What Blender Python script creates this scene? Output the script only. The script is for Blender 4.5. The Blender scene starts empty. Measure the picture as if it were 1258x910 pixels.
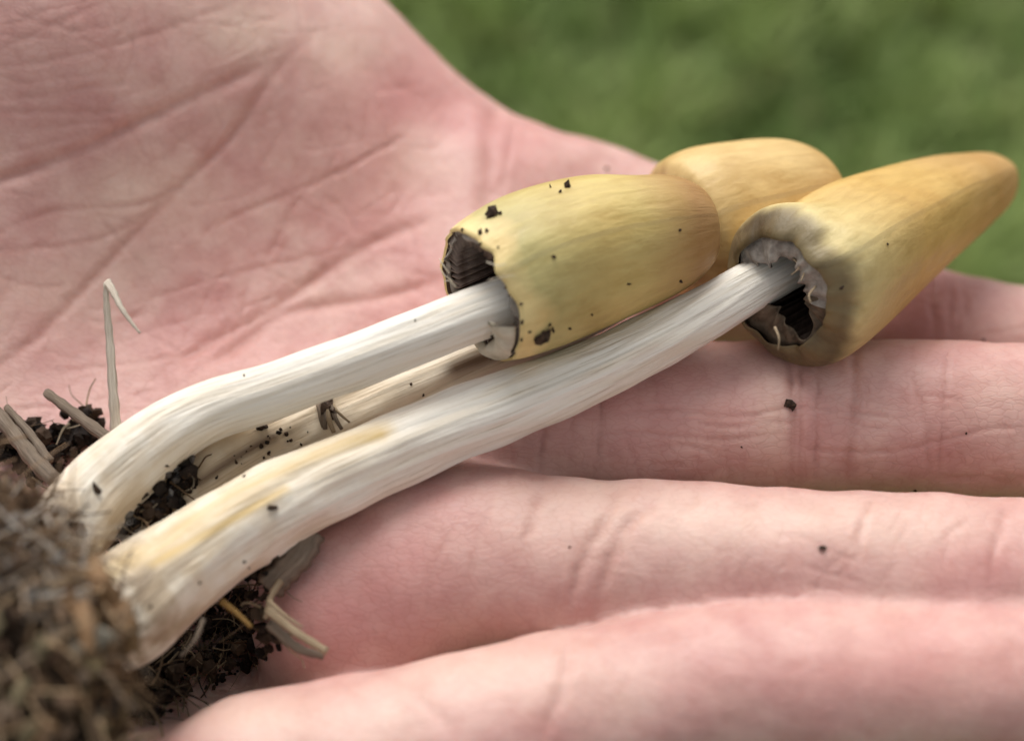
import bpy, bmesh, math, random
import numpy as np
from mathutils import Vector, Matrix, noise
from mathutils.bvhtree import BVHTree

R = math.radians
rng = np.random.default_rng(7)
random.seed(7)
SC = bpy.context.scene
COL = SC.collection
MM = 0.001

# ------------------------------------------------------------------ camera
Z0 = 0.55                 # height of the hand above the lawn, metres
PITCH = 48.0              # degrees the camera looks down
HC = 126.0                # camera height above the hand plane, mm
PW, PH, FPX = 1258.0, 910.0, 1695.0
cam_d = bpy.data.cameras.new('camera')
cam = bpy.data.objects.new('camera', cam_d)
COL.objects.link(cam)
cam.location = (0, 0, Z0 + HC * MM)
cam.rotation_euler = (R(90 - PITCH), 0, 0)
cam_d.sensor_width = 36.0
cam_d.lens = 36.0 * FPX / PW
cam_d.clip_start = 0.005
cam_d.clip_end = 500
cam_d.dof.use_dof = True
cam_d.dof.focus_distance = 0.1505
cam_d.dof.aperture_fstop = 10.5
SC.camera = cam
SC.cycles.max_bounces = 5; SC.cycles.diffuse_bounces = 3; SC.cycles.glossy_bounces = 2
SC.render.resolution_x, SC.render.resolution_y = 1024, 740

# ------------------------------------------------------------------ sky, sun, exposure
world = bpy.data.worlds.new('World')
SC.world = world
world.use_nodes = True
wn = world.node_tree.nodes; wl = world.node_tree.links
wn.clear()
SUN_EL, SUN_AZ = 52.0, -14.0     # azimuth measured from +Y (away from camera), negative = left
sky = wn.new('ShaderNodeTexSky'); sky.sky_type = 'NISHITA'; sky.sun_disc = False
sky.sun_elevation = R(SUN_EL); sky.sun_rotation = R(SUN_AZ)
sky.air_density = 1.0; sky.dust_density = 4.0; sky.ozone_density = 1.0
hs = wn.new('ShaderNodeHueSaturation'); hs.inputs['Saturation'].default_value = 0.08
bgd = wn.new('ShaderNodeBackground'); bgd.inputs['Strength'].default_value = 0.11
wo = wn.new('ShaderNodeOutputWorld')
wl.new(sky.outputs[0], hs.inputs['Color']); wl.new(hs.outputs[0], bgd.inputs['Color']); wl.new(bgd.outputs[0], wo.inputs['Surface'])
sun_d = bpy.data.lights.new('sun', 'SUN'); sun_d.energy = 1.2; sun_d.angle = R(38); sun_d.color = (1.0, 0.95, 0.88)
sun = bpy.data.objects.new('sun', sun_d); COL.objects.link(sun)
az = R(SUN_AZ); el = R(SUN_EL)
sdir = Vector((math.sin(az) * math.cos(el), math.cos(az) * math.cos(el), math.sin(el)))
sun.rotation_euler = sdir.to_track_quat('Z', 'Y').to_euler()
sun.location = (0, 0, 3)
SC.view_settings.view_transform = 'Standard'
SC.view_settings.look = 'None'
SC.view_settings.gamma = 1.0
SC.view_settings.exposure = 0.70
SC.view_settings.use_curve_mapping = False

# ------------------------------------------------------------------ pixel -> place helpers (mm, hand space: z = 0 is the hand plane)
cp, sp = math.cos(R(PITCH)), math.sin(R(PITCH))
def ray(u, v):
    x = (u - PW / 2) / FPX; y = -(v - PH / 2) / FPX
    return np.array([x, cp + y * sp, -sp + y * cp])
def P(u, v, h):
    d = ray(u, v)
    t = (h - HC) / d[2]
    return np.array([0, 0, HC]) + d * t
def project(p):
    q = p - np.array([0, 0, HC])
    dep = q[:, 1] * cp - q[:, 2] * sp
    yy = q[:, 1] * sp + q[:, 2] * cp
    return PW / 2 + FPX * q[:, 0] / dep, PH / 2 - FPX * yy / dep, dep
def W(p):                       # hand mm -> world metres
    p = np.asarray(p, float) * MM
    p = p.copy(); p[..., 2] += Z0
    return p

# ------------------------------------------------------------------ object helpers
def tag(o, label=None, cat=None, group=None, kind=None):
    if label: o['label'] = label
    if cat: o['category'] = cat
    if group: o['group'] = group
    if kind: o['kind'] = kind
    return o
def empty(name, loc_mm, label, cat, group=None):
    o = bpy.data.objects.new(name, None)
    o.empty_display_size = 0.005
    COL.objects.link(o); o.location = W(loc_mm)
    return tag(o, label, cat, group)
def mesh_obj(name, verts_mm, faces, mat, parent=None, origin=None, uv=None, attrs=None, smooth=True, subs=0):
    v = np.asarray(verts_mm, float)
    org = np.array(origin if origin is not None else v.mean(0))
    me = bpy.data.meshes.new(name)
    me.from_pydata(((v - org) * MM).tolist(), [], faces if isinstance(faces, list) else faces.tolist())
    me.polygons.foreach_set('use_smooth', [smooth] * len(me.polygons))
    if uv is not None:
        lay = me.uv_layers.new(name='UVMap')
        li = np.empty(len(me.loops), dtype=np.int32); me.loops.foreach_get('vertex_index', li)
        lay.data.foreach_set('uv', np.asarray(uv, np.float32)[li].ravel())
    for k, a in (attrs or {}).items():
        a = np.asarray(a, np.float32)
        if a.ndim == 1:
            at = me.attributes.new(k, 'FLOAT', 'POINT'); at.data.foreach_set('value', a)
        else:
            at = me.attributes.new(k, 'FLOAT_COLOR', 'POINT'); at.data.foreach_set('color', a.ravel())
    me.update()
    me.materials.append(mat)
    o = bpy.data.objects.new(name, me); COL.objects.link(o)
    loc = Vector(W(org))
    if parent is not None:
        o.parent = parent
        base = parent
        w = Vector(parent['_w'])
        o.location = loc - w
    else:
        o.location = loc
    o['_w'] = tuple(loc)
    return o

def catmull(pts, n):
    pts = np.asarray(pts, float)
    q = np.vstack([2 * pts[0] - pts[1], pts, 2 * pts[-1] - pts[-2]])
    seg = len(pts) - 1
    t = np.linspace(0, seg, n); i = np.minimum(t.astype(int), seg - 1); f = (t - i)[:, None]
    a, b, c, d = q[i], q[i + 1], q[i + 2], q[i + 3]
    return 0.5 * (2 * b + (c - a) * f + (2 * a - 5 * b + 4 * c - d) * f ** 2 + (3 * b - a - 3 * c + d) * f ** 3)

def frames(c):
    t = np.gradient(c, axis=0); t /= np.linalg.norm(t, axis=1)[:, None]
    up = np.array([0, -0.62, 0.78])
    n = np.cross(t, up); n /= np.linalg.norm(n, axis=1)[:, None]
    b = np.cross(n, t)
    return t, n, b          # n sideways, b upwards/towards the viewer

def sweep(c, rad, ns=24, closed_ends=(True, True), rfun=None):
    """c (N,3), rad (N,) -> verts, faces, uv (u = length in mm, v = angle 0..1 turn)"""
    N = len(c); t, n, b = frames(c)
    ang = np.linspace(0, 2 * np.pi, ns, endpoint=False)
    L = np.concatenate([[0], np.cumsum(np.linalg.norm(np.diff(c, axis=0), axis=1))])
    rr = np.repeat(np.asarray(rad)[:, None], ns, 1)
    if rfun is not None: rr = rr * rfun(L[:, None] + 0 * rr, ang[None, :] + 0 * rr)
    V = c[:, None, :] + rr[..., None] * (np.cos(ang)[None, :, None] * b[:, None, :] + np.sin(ang)[None, :, None] * n[:, None, :])
    V = V.reshape(-1, 3)
    uv = np.stack([np.repeat(L, ns), np.tile(ang / (2 * np.pi), N)], 1)
    F = []
    for i in range(N - 1):
        for j in range(ns):
            k = (j + 1) % ns
            F.append([i * ns + j, i * ns + k, (i + 1) * ns + k, (i + 1) * ns + j])
    V = list(V); uv = list(uv)
    if closed_ends[0]:
        V.append(c[0]); uv.append([0, 0]); m = len(V) - 1
        F += [[m, (j + 1) % ns, j] for j in range(ns)]
    if closed_ends[1]:
        V.append(c[-1]); uv.append([L[-1], 0]); m = len(V) - 1; o_ = (N - 1) * ns
        F += [[m, o_ + j, o_ + (j + 1) % ns] for j in range(ns)]
    return np.array(V), F, np.array(uv)

def sumsin(seed, k):
    r = np.random.default_rng(seed)
    return [(r.uniform(0.5, 1), r.uniform(.3, 1) , r.integers(1, k), r.uniform(0, 6.28), r.uniform(0, 6.28)) for _ in range(7)]
def wob(seed, amp, fl=0.35, k=5):
    ps = sumsin(seed, k)
    def f(L, A):
        s = 0
        for a, l, m, p1, p2 in ps:
            s = s + a * np.sin(l * fl * L + p1) * np.cos(m * A + p2)
        return 1 + amp * s / 2.5
    return f

# ------------------------------------------------------------------ material helpers
def new_mat(name):
    m = bpy.data.materials.new(name); m.use_nodes = True
    nt = m.node_tree; b = nt.nodes['Principled BSDF']
    return m, nt.nodes, nt.links, b
def node(nodes, typ, **kw):
    n = nodes.new(typ)
    for k, v in kw.items():
        if k in n.inputs: n.inputs[k].default_value = v
        else: setattr(n, k, v)
    return n
def ramp(nodes, stops, interp='LINEAR'):
    r = nodes.new('ShaderNodeValToRGB'); e = r.color_ramp.elements; r.color_ramp.interpolation = interp
    while len(e) < len(stops): e.new(0.5)
    for i, (p, c) in enumerate(stops):
        e[i].position = p; e[i].color = (*c, 1) if len(c) == 3 else c
    return r
def mixc(nodes, links, fac, a, b, mode='MIX'):
    m = nodes.new('ShaderNodeMix'); m.data_type = 'RGBA'; m.blend_type = mode
    for s, x in ((m.inputs[0], fac), (m.inputs[6], a), (m.inputs[7], b)):
        if hasattr(x, 'links'): links.new(x, s)
        else: s.default_value = x if not isinstance(x, tuple) else ((*x, 1) if len(x) == 3 else x)
    return m.outputs[2]
def g(x): return (x, x, x)

# ---- skin
def mat_skin():
    m, n, l, b = new_mat('skin')
    tc = node(n, 'ShaderNodeTexCoord')
    n1 = node(n, 'ShaderNodeTexNoise', Scale=62.0, Detail=3.0, Roughness=0.6); l.new(tc.outputs['Object'], n1.inputs['Vector'])
    n2 = node(n, 'ShaderNodeTexNoise', Scale=260.0, Detail=3.0, Roughness=0.6); l.new(tc.outputs['Object'], n2.inputs['Vector'])
    r1 = ramp(n, [(0.30, (0.52, 0.265, 0.245)), (0.48, (0.605, 0.375, 0.335)), (0.70, (0.665, 0.465, 0.40))]); l.new(n1.outputs['Fac'], r1.inputs[0])
    r2 = ramp(n, [(0.33, (0.78, 0.62, 0.60)), (0.60, g(1.0))]); l.new(n2.outputs['Fac'], r2.inputs[0])
    c = mixc(n, l, 0.5, r1.outputs[0], r2.outputs[0], 'MULTIPLY')
    red = node(n, 'ShaderNodeAttribute', attribute_name='flush_shade')
    c = mixc(n, l, red.outputs['Fac'], c, (0.60, 0.27, 0.25))
    pale = node(n, 'ShaderNodeAttribute', attribute_name='pale')
    c = mixc(n, l, pale.outputs['Fac'], c, (0.73, 0.54, 0.44))
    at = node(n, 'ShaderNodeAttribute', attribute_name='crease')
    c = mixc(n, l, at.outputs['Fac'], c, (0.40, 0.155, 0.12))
    l.new(c, b.inputs['Base Color'])
    b.inputs['Subsurface Weight'].default_value = 0.30
    b.inputs['Subsurface Radius'].default_value = (1.0, 0.36, 0.22)
    b.inputs['Subsurface Scale'].default_value = 0.0018
    b.inputs['Specular IOR Level'].default_value = 0.42
    # fine net of skin lines
    mp = node(n, 'ShaderNodeMapping'); mp.inputs['Scale'].default_value = (0.52, 1.4, 1.0); mp.inputs['Rotation'].default_value = (0, 0, R(24))
    wv = node(n, 'ShaderNodeVectorMath', operation='MULTIPLY_ADD'); l.new(n2.outputs['Color'], wv.inputs[0]); wv.inputs[1].default_value = (0.0022, 0.0022, 0.0022); l.new(tc.outputs['Object'], wv.inputs[2])
    l.new(wv.outputs[0], mp.inputs['Vector'])
    vo = node(n, 'ShaderNodeTexVoronoi', Scale=1150.0, feature='DISTANCE_TO_EDGE'); l.new(mp.outputs[0], vo.inputs['Vector'])
    rg = ramp(n, [(0.0, g(0)), (0.13, g(1))]); l.new(vo.outputs['Distance'], rg.inputs[0])
    rc = ramp(n, [(0.0, (0.80, 0.66, 0.63)), (0.10, g(1))]); l.new(vo.outputs['Distance'], rc.inputs[0])
    c = mixc(n, l, 0.30, c, rc.outputs[0], 'MULTIPLY'); l.new(c, b.inputs['Base Color'])
    b1 = node(n, 'ShaderNodeBump', Strength=0.3, Distance=0.00007); l.new(rg.outputs[0], b1.inputs['Height'])
    b3 = node(n, 'ShaderNodeBump', Strength=0.25, Distance=0.0005); l.new(n2.outputs['Fac'], b3.inputs['Height']); l.new(b1.outputs[0], b3.inputs['Normal'])
    l.new(b3.outputs[0], b.inputs['Normal'])
    rr = ramp(n, [(0.3, g(0.40)), (0.7, g(0.56))]); l.new(n2.outputs['Fac'], rr.inputs[0]); l.new(rr.outputs[0], b.inputs['Roughness'])
    return m

# ---- stems: UV.x = mm along, UV.y = turn around
def mat_stem(name, base, dark, warm, stain=None):
    m, n, l, b = new_mat(name)
    tc = node(n, 'ShaderNodeTexCoord')
    def streak(sx, sy, detail, seed):
        mp = node(n, 'ShaderNodeMapping'); mp.inputs['Scale'].default_value = (sx, sy, 1); mp.inputs['Location'].default_value = (seed, seed * 1.7, 0)
        l.new(tc.outputs['UV'], mp.inputs['Vector'])
        x = node(n, 'ShaderNodeTexNoise', Scale=1.0, Detail=detail, Roughness=0.62); l.new(mp.outputs[0], x.inputs['Vector'])
        return x.outputs['Fac']
    fine = streak(0.09, 82.0, 5.0, 3.1)
    mid = streak(0.05, 14.0, 3.0, 9.3)
    blot = node(n, 'ShaderNodeTexNoise', Scale=260.0, Detail=3.0, Roughness=0.6); l.new(tc.outputs['Object'], blot.inputs['Vector'])
    r1 = ramp(n, [(0.31, dark), (0.45, base), (0.75, (min(base[0] * 1.07, .9), min(base[1] * 1.08, .9), min(base[2] * 1.1, .88)))]); l.new(fine, r1.inputs[0])
    r2 = ramp(n, [(0.36, warm), (0.55, g(1.0))]); l.new(mid, r2.inputs[0])
    c = mixc(n, l, 0.42, r1.outputs[0], r2.outputs[0], 'MULTIPLY')
    r3 = ramp(n, [(0.42, (0.80, 0.66, 0.47)), (0.62, (0.98, 0.94, 0.86))]); l.new(blot.outputs['Fac'], r3.inputs[0])
    low = node(n, 'ShaderNodeAttribute', attribute_name='foot')       # 1 at the earthy foot of the stem
    c = mixc(n, l, low.outputs['Fac'], c, mixc(n, l, 0.85, c, r3.outputs[0], 'MULTIPLY'))
    fr_ = ramp(n, [(0.74, g(0)), (0.97, g(1.0))]); l.new(low.outputs['Fac'], fr_.inputs[0])
    fm = ramp(n, [(0.40, g(1.0)), (0.62, g(0.12))]); l.new(blot.outputs['Fac'], fm.inputs[0])
    fmm = node(n, 'ShaderNodeMath', operation='MULTIPLY'); l.new(fr_.outputs[0], fmm.inputs[0]); l.new(fm.outputs[0], fmm.inputs[1])
    c = mixc(n, l, fmm.outputs[0], c, (0.20, 0.13, 0.08))
    st = node(n, 'ShaderNodeAttribute', attribute_name='stain')
    sm = node(n, 'ShaderNodeMath', operation='MULTIPLY'); l.new(st.outputs['Fac'], sm.inputs[0])
    rs = ramp(n, [(0.3, g(0.35)), (0.6, g(1.0))]); l.new(mid, rs.inputs[0]); l.new(rs.outputs[0], sm.inputs[1])
    c = mixc(n, l, sm.outputs[0], c, stain or (0.6, 0.42, 0.17))
    l.new(c, b.inputs['Base Color'])
    b.inputs['Roughness'].default_value = 0.5
    b.inputs['Specular IOR Level'].default_value = 0.35
    b.inputs['Subsurface Weight'].default_value = 0.0
    b.inputs['Subsurface Radius'].default_value = (1, 0.8, 0.55); b.inputs['Subsurface Scale'].default_value = 0.0012
    b1 = node(n, 'ShaderNodeBump', Strength=0.4, Distance=0.00028); l.new(fine, b1.inputs['Height'])
    b2 = node(n, 'ShaderNodeBump', Strength=0.35, Distance=0.0006); l.new(mid, b2.inputs['Height']); l.new(b1.outputs[0], b2.inputs['Normal'])
    b3 = node(n, 'ShaderNodeBump', Strength=0.3, Distance=0.0006); l.new(blot.outputs['Fac'], b3.inputs['Height']); l.new(b2.outputs[0], b3.inputs['Normal'])
    l.new(b3.outputs[0], b.inputs['Normal'])
    return m

# ---- caps: attr 't' 0 at margin .. 1 at apex
def mat_cap(name, margin, body, apex, olive):
    m, n, l, b = new_mat(name)
    tc = node(n, 'ShaderNodeTexCoord')
    t = node(n, 'ShaderNodeAttribute', attribute_name='t')
    mp = node(n, 'ShaderNodeMapping'); mp.inputs['Scale'].default_value = (0.17, 34.0, 1); l.new(tc.outputs['UV'], mp.inputs['Vector'])
    fib = node(n, 'ShaderNodeTexNoise', Scale=1.0, Detail=6.0, Roughness=0.65, Distortion=0.3); l.new(mp.outputs[0], fib.inputs['Vector'])
    n1 = node(n, 'ShaderNodeTexNoise', Scale=110.0, Detail=4.0, Roughness=0.55); l.new(tc.outputs['Object'], n1.inputs['Vector'])
    n2 = node(n, 'ShaderNodeTexNoise', Scale=700.0, Detail=3.0); l.new(tc.outputs['Object'], n2.inputs['Vector'])
    # wobble the bands
    ad = node(n, 'ShaderNodeMath', operation='MULTIPLY_ADD'); l.new(n1.outputs['Fac'], ad.inputs[0]); ad.inputs[1].default_value = 0.34
    sb = node(n, 'ShaderNodeMath', operation='SUBTRACT'); l.new(t.outputs['Fac'], sb.inputs[0]); sb.inputs[1].default_value = 0.17
    l.new(sb.outputs[0], ad.inputs[2])
    r = ramp(n, [(0.05, margin), (0.13, olive), (0.42, body), (0.60, body), (0.86, apex)]); l.new(ad.outputs[0], r.inputs[0])
    rf = ramp(n, [(0.3, (0.70, 0.60, 0.42)), (0.52, g(1)), (0.72, (1.16, 1.16, 1.16))]); l.new(fib.outputs['Fac'], rf.inputs[0])
    c = mixc(n, l, 0.5, r.outputs[0], rf.outputs[0], 'MULTIPLY')
    rb = ramp(n, [(0.34, (0.74, 0.60, 0.40)), (0.56, g(1))]); l.new(n1.outputs['Fac'], rb.inputs[0])
    c = mixc(n, l, 0.5, c, rb.outputs[0], 'MULTIPLY')
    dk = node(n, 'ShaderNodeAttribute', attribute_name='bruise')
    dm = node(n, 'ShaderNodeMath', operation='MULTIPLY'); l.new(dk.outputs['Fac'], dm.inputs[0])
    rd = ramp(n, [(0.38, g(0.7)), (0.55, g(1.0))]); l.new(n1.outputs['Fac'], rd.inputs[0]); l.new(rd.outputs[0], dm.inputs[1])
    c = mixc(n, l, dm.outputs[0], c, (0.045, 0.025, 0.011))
    l.new(c, b.inputs['Base Color'])
    rr = ramp(n, [(0.3, g(0.36)), (0.7, g(0.55))]); l.new(fib.outputs['Fac'], rr.inputs[0]); l.new(rr.outputs[0], b.inputs['Roughness'])
    b.inputs['Specular IOR Level'].default_value = 0.33
    b.inputs['Subsurface Weight'].default_value = 0.0
    b.inputs['Subsurface Radius'].default_value = (1, 0.65, 0.25); b.inputs['Subsurface Scale'].default_value = 0.0012
    b1 = node(n, 'ShaderNodeBump', Strength=0.5, Distance=0.0004); l.new(fib.outputs['Fac'], b1.inputs['Height'])
    b2 = node(n, 'ShaderNodeBump', Strength=0.2, Distance=0.0002); l.new(n2.outputs['Fac'], b2.inputs['Height']); l.new(b1.outputs[0], b2.inputs['Normal'])
    b3 = node(n, 'ShaderNodeBump', Strength=0.35, Distance=0.0012); l.new(n1.outputs['Fac'], b3.inputs['Height']); l.new(b2.outputs[0], b3.inputs['Normal'])
    l.new(b3.outputs[0], b.inputs['Normal'])
    return m

def mat_plain(name, c1, c2, scale=400.0, rough=0.75, bump=0.0004, attr=None, sss=0.0, stretch=None):
    m, n, l, b = new_mat(name)
    tc = node(n, 'ShaderNodeTexCoord')
    src = tc.outputs['Object']
    if stretch:
        mp = node(n, 'ShaderNodeMapping'); mp.inputs['Scale'].default_value = stretch; l.new(tc.outputs['UV'], mp.inputs['Vector']); src = mp.outputs[0]
    x = node(n, 'ShaderNodeTexNoise', Scale=scale, Detail=4.0, Roughness=0.62); l.new(src, x.inputs['Vector'])
    r = ramp(n, [(0.32, c1), (0.68, c2)]); l.new(x.outputs['Fac'], r.inputs[0])
    c = r.outputs[0]
    if attr:
        a = node(n, 'ShaderNodeAttribute', attribute_name=attr)
        rr = ramp(n, [(0.3, g(0.55)), (0.7, g(1.0))]); l.new(x.outputs['Fac'], rr.inputs[0])
        c = mixc(n, l, 1.0, a.outputs['Color'], rr.outputs[0], 'MULTIPLY')
    l.new(c, b.inputs['Base Color'])
    b.inputs['Roughness'].default_value = rough
    b.inputs['Specular IOR Level'].default_value = 0.25
    b.inputs['Subsurface Weight'].default_value = sss
    b.inputs['Subsurface Scale'].default_value = 0.001
    bm_ = node(n, 'ShaderNodeBump', Strength=0.6, Distance=bump); l.new(x.outputs['Fac'], bm_.inputs['Height']); l.new(bm_.outputs[0], b.inputs['Normal'])
    return m

M = {}
M['skin'] = mat_skin()
M['stem'] = mat_stem('white_stem', (0.80, 0.75, 0.665), (0.48, 0.40, 0.31), (0.84, 0.75, 0.61))
M['stem_back'] = mat_stem('buff_stem', (0.77, 0.69, 0.56), (0.50, 0.41, 0.30), (0.82, 0.72, 0.58), stain=(0.16, 0.10, 0.06))
M['cap_b'] = mat_cap('straw_cap', (0.76, 0.60, 0.28), (0.575, 0.44, 0.165), (0.40, 0.225, 0.085), (0.49, 0.42, 0.18))
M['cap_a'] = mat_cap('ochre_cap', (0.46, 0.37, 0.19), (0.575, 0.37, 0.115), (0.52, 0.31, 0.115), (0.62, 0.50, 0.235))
M['cap_c'] = mat_cap('honey_cap', (0.64, 0.48, 0.22), (0.64, 0.45, 0.19), (0.60, 0.40, 0.16), (0.64, 0.46, 0.20))
M['gill'] = mat_plain('dark_gill', (0.012, 0.007, 0.005), (0.06, 0.038, 0.028), 500.0, 0.8)
M['veil'] = mat_plain('grey_veil', (0.16, 0.135, 0.115), (0.44, 0.40, 0.35), 600.0, 0.7, 0.0005, sss=0.0)
M['veil_dark'] = mat_plain('brown_veil', (0.05, 0.035, 0.022), (0.17, 0.12, 0.08), 600.0, 0.75, 0.0005)
M['veil_pale'] = mat_plain('pale_veil', (0.42, 0.36, 0.27), (0.62, 0.56, 0.45), 600.0, 0.6, 0.0004)
M['gill_brown'] = mat_plain('brown_gill', (0.035, 0.020, 0.014), (0.15, 0.10, 0.075), 500.0, 0.8)
M['gill_pale'] = mat_plain('tan_gill', (0.10, 0.065, 0.05), (0.30, 0.23, 0.19), 500.0, 0.8)
M['fibre'] = mat_plain('pale_fibre', (0.55, 0.50, 0.43), (0.72, 0.67, 0.60), 500.0, 0.6)
M['soil'] = mat_plain('soil_bits', (0, 0, 0), (1, 1, 1), 900.0, 0.85, 0.0006, attr='tint')
M['crumb'] = mat_plain('dark_crumb', (0.014, 0.008, 0.005), (0.085, 0.050, 0.032), 1500.0, 0.8)
M['straw_white'] = mat_plain('bleached_straw', (0.36, 0.29, 0.22), (0.70, 0.62, 0.52), 1.0, 0.6, 0.0002, stretch=(0.3, 14, 1))
M['straw_grey'] = mat_plain('grey_straw', (0.10, 0.075, 0.055), (0.27, 0.21, 0.155), 1.0, 0.7, 0.0003, stretch=(0.3, 14, 1))
M['straw_tan'] = mat_plain('tan_straw', (0.20, 0.13, 0.07), (0.50, 0.40, 0.27), 1.0, 0.65, 0.0003, stretch=(0.3, 14, 1))
M['straw_gold'] = mat_plain('golden_straw', (0.16, 0.085, 0.02), (0.34, 0.20, 0.06), 1.0, 0.6, 0.0003, stretch=(0.3, 14, 1))
M['scale'] = mat_plain('brown_scale', (0.20, 0.11, 0.05), (0.40, 0.25, 0.14), 1.0, 0.65, 0.0003, stretch=(0.5, 10, 1))

# ================================================================== lawn
def build_lawn():
    m, n, l, b = new_mat('earth_under_grass')
    tc = node(n, 'ShaderNodeTexCoord')
    x = node(n, 'ShaderNodeTexNoise', Scale=14.0, Detail=5.0); l.new(tc.outputs['Object'], x.inputs['Vector'])
    r = ramp(n, [(0.35, (0.035, 0.05, 0.014)), (0.65, (0.08, 0.11, 0.028))]); l.new(x.outputs['Fac'], r.inputs[0]); l.new(r.outputs[0], b.inputs['Base Color'])
    b.inputs['Roughness'].default_value = 0.95
    me = bpy.data.meshes.new('ground')
    s = 60.0
    me.from_pydata([(-s, -s, 0), (s, -s, 0), (s, s, 0), (-s, s, 0)], [], [(0, 1, 2, 3)])
    me.materials.append(m)
    o = bpy.data.objects.new('ground', me); COL.objects.link(o); tag(o, 'mossy green earth under the short lawn grass', 'ground', kind='structure')
    # blades
    gm, n, l, b = new_mat('grass_blades')
    a = node(n, 'ShaderNodeAttribute', attribute_name='tint'); l.new(a.outputs['Color'], b.inputs['Base Color'])
    b.inputs['Roughness'].default_value = 0.55
    N = 150000
    near = rng.random(N) < 0.75
    x = np.where(near, rng.uniform(-0.9, 1.1, N), rng.uniform(-2.5, 2.5, N))
    y = np.where(near, rng.uniform(-0.15, 1.6, N), rng.uniform(-1.5, 3.5, N))
    pn = np.array([noise.noise(Vector((a_ * 9, b_ * 9, 1.3))) + 0.6 * noise.noise(Vector((a_ * 22, b_ * 22, 7.3))) for a_, b_ in zip(x, y)])
    hgt = (0.030 + 0.030 * rng.random(N)) * (1 + 0.6 * pn)
    wid = rng.uniform(0.0016, 0.0034, N)
    az_ = rng.uniform(0, 6.283, N); lean = rng.uniform(0.1, 0.9, N) * hgt
    dx, dy = np.cos(az_), np.sin(az_); px, py = -dy, dx
    V = np.empty((N, 5, 3))
    for k, (s_, f, hh) in enumerate(((1, 0, 0), (-1, 0, 0), (0.8, 0.35, 0.62), (-0.8, 0.35, 0.62), (0, 1.0, 1.0))):
        V[:, k, 0] = x + px * wid * s_ + dx * lean * f
        V[:, k, 1] = y + py * wid * s_ + dy * lean * f
        V[:, k, 2] = hgt * hh - (0.002 if hh == 0 else 0)
    base = np.arange(N)[:, None] * 5
    tris = np.concatenate([base + np.array([0, 1, 3]), base + np.array([0, 3, 2]), base + np.array([2, 3, 4])])
    mix = np.clip(0.5 + 0.6 * pn + rng.normal(0, 0.22, N), 0, 1)[:, None]
    c0 = np.array([0.18, 0.27, 0.075]); c1 = np.array([0.40, 0.49, 0.165])
    col = c0 * (1 - mix) + c1 * mix
    dry = rng.random(N) < 0.05
    col[dry] = np.array([0.26, 0.23, 0.10])
    tint = np.ones((N, 5, 4)); tint[..., :3] = col[:, None, :]
    me = bpy.data.meshes.new('grass')
    me.vertices.add(N * 5); me.vertices.foreach_set('co', V.ravel())
    me.loops.add(len(tris) * 3); me.loops.foreach_set('vertex_index', tris.ravel().astype(np.int32))
    me.polygons.add(len(tris)); me.polygons.foreach_set('loop_start', np.arange(0, len(tris) * 3, 3, dtype=np.int32))
    at = me.attributes.new('tint', 'FLOAT_COLOR', 'POINT'); at.data.foreach_set('color', tint.astype(np.float32).ravel())
    me.update(calc_edges=True); me.validate()
    me.materials.append(gm)
    o = bpy.data.objects.new('grass', me); COL.objects.link(o)
    tag(o, 'out of focus short green lawn grass below the hand', 'grass', kind='stuff')
build_lawn()

# ================================================================== hand (one continuous surface from a distance field)
PALM = [(450,480,2),(300,480,3),(300,600,0),(150,600,1),(450,640,4),(560,520,4),(600,300,8),(520,240,8),(400,350,4),(200,350,7),(100,270,13),
        (50,400,7),(0,550,3),(-150,450,10),(300,180,16),(400,90,20),(250,60,26),(100,50,31),(0,140,25),(-100,200,23),(-250,0,34),
        (590,150,9),(540,70,14),(360,790,-12),(220,850,-7),(440,720,-2),(120,980,6),(-100,800,3),(-100,1010,8),(-350,700,8),(-350,350,16),(420,-40,23),(650,400,3),(760,405,0),(830,405,-3)]
OUTLINE = [(740,190,0),(715,128,5),(664,72,8),(600,16,13),(508,-58,17),(425,-150,22),(260,-170,28),(60,-140,32),(-140,-70,30),(-330,60,25),(-470,300,14),
           (-480,700,6),(-380,1040,4),(-120,1190,2),(120,1150,0),(330,1050,-2),(560,960,0),(600,800,0),(690,650,0),(800,520,0),(880,440,-4),(880,340,-6)]
FINGERS = {
 'pinky': [(330,1000,-4,12),(560,928,1,9.6),(800,862,3,8.4),(1000,842,4,8.3),(1130,840,4,8.0),(1258,838,4,7.9),(1420,836,2,6.6)],
 'ring': [(430,745,-4,11),(570,695,0,10.2),(700,696,2,9.5),(880,702,3,9.4),(1060,712,4,9.0),(1258,716,4,8.9),(1480,722,2,7.3)],
 'middle': [(520,570,-6,11),(680,535,-1,10.5),(850,522,1,9.8),(1030,518,2,9.3),(1140,518,2,9.4),(1258,520,2,9.2),(1560,532,0,7.5)],
 'index': [(600,275,-4,13),(700,275,-6,12.2),(780,295,-7,11),(960,360,-8,10),(1130,412,-8,9.3),(1258,437,-8,9.1),(1500,486,-10,7.4)],
}
THUMB = [(130,-20,12,17),(330,-190,18,14.5),(470,-330,26,11.5),(600,-450,30,10.5),(700,-560,30,8.6)]

def smin(a, b, k):
    h = np.clip(0.5 + 0.5 * (b - a) / k, 0, 1)
    return b * (1 - h) + a * h - k * h * (1 - h)

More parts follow.
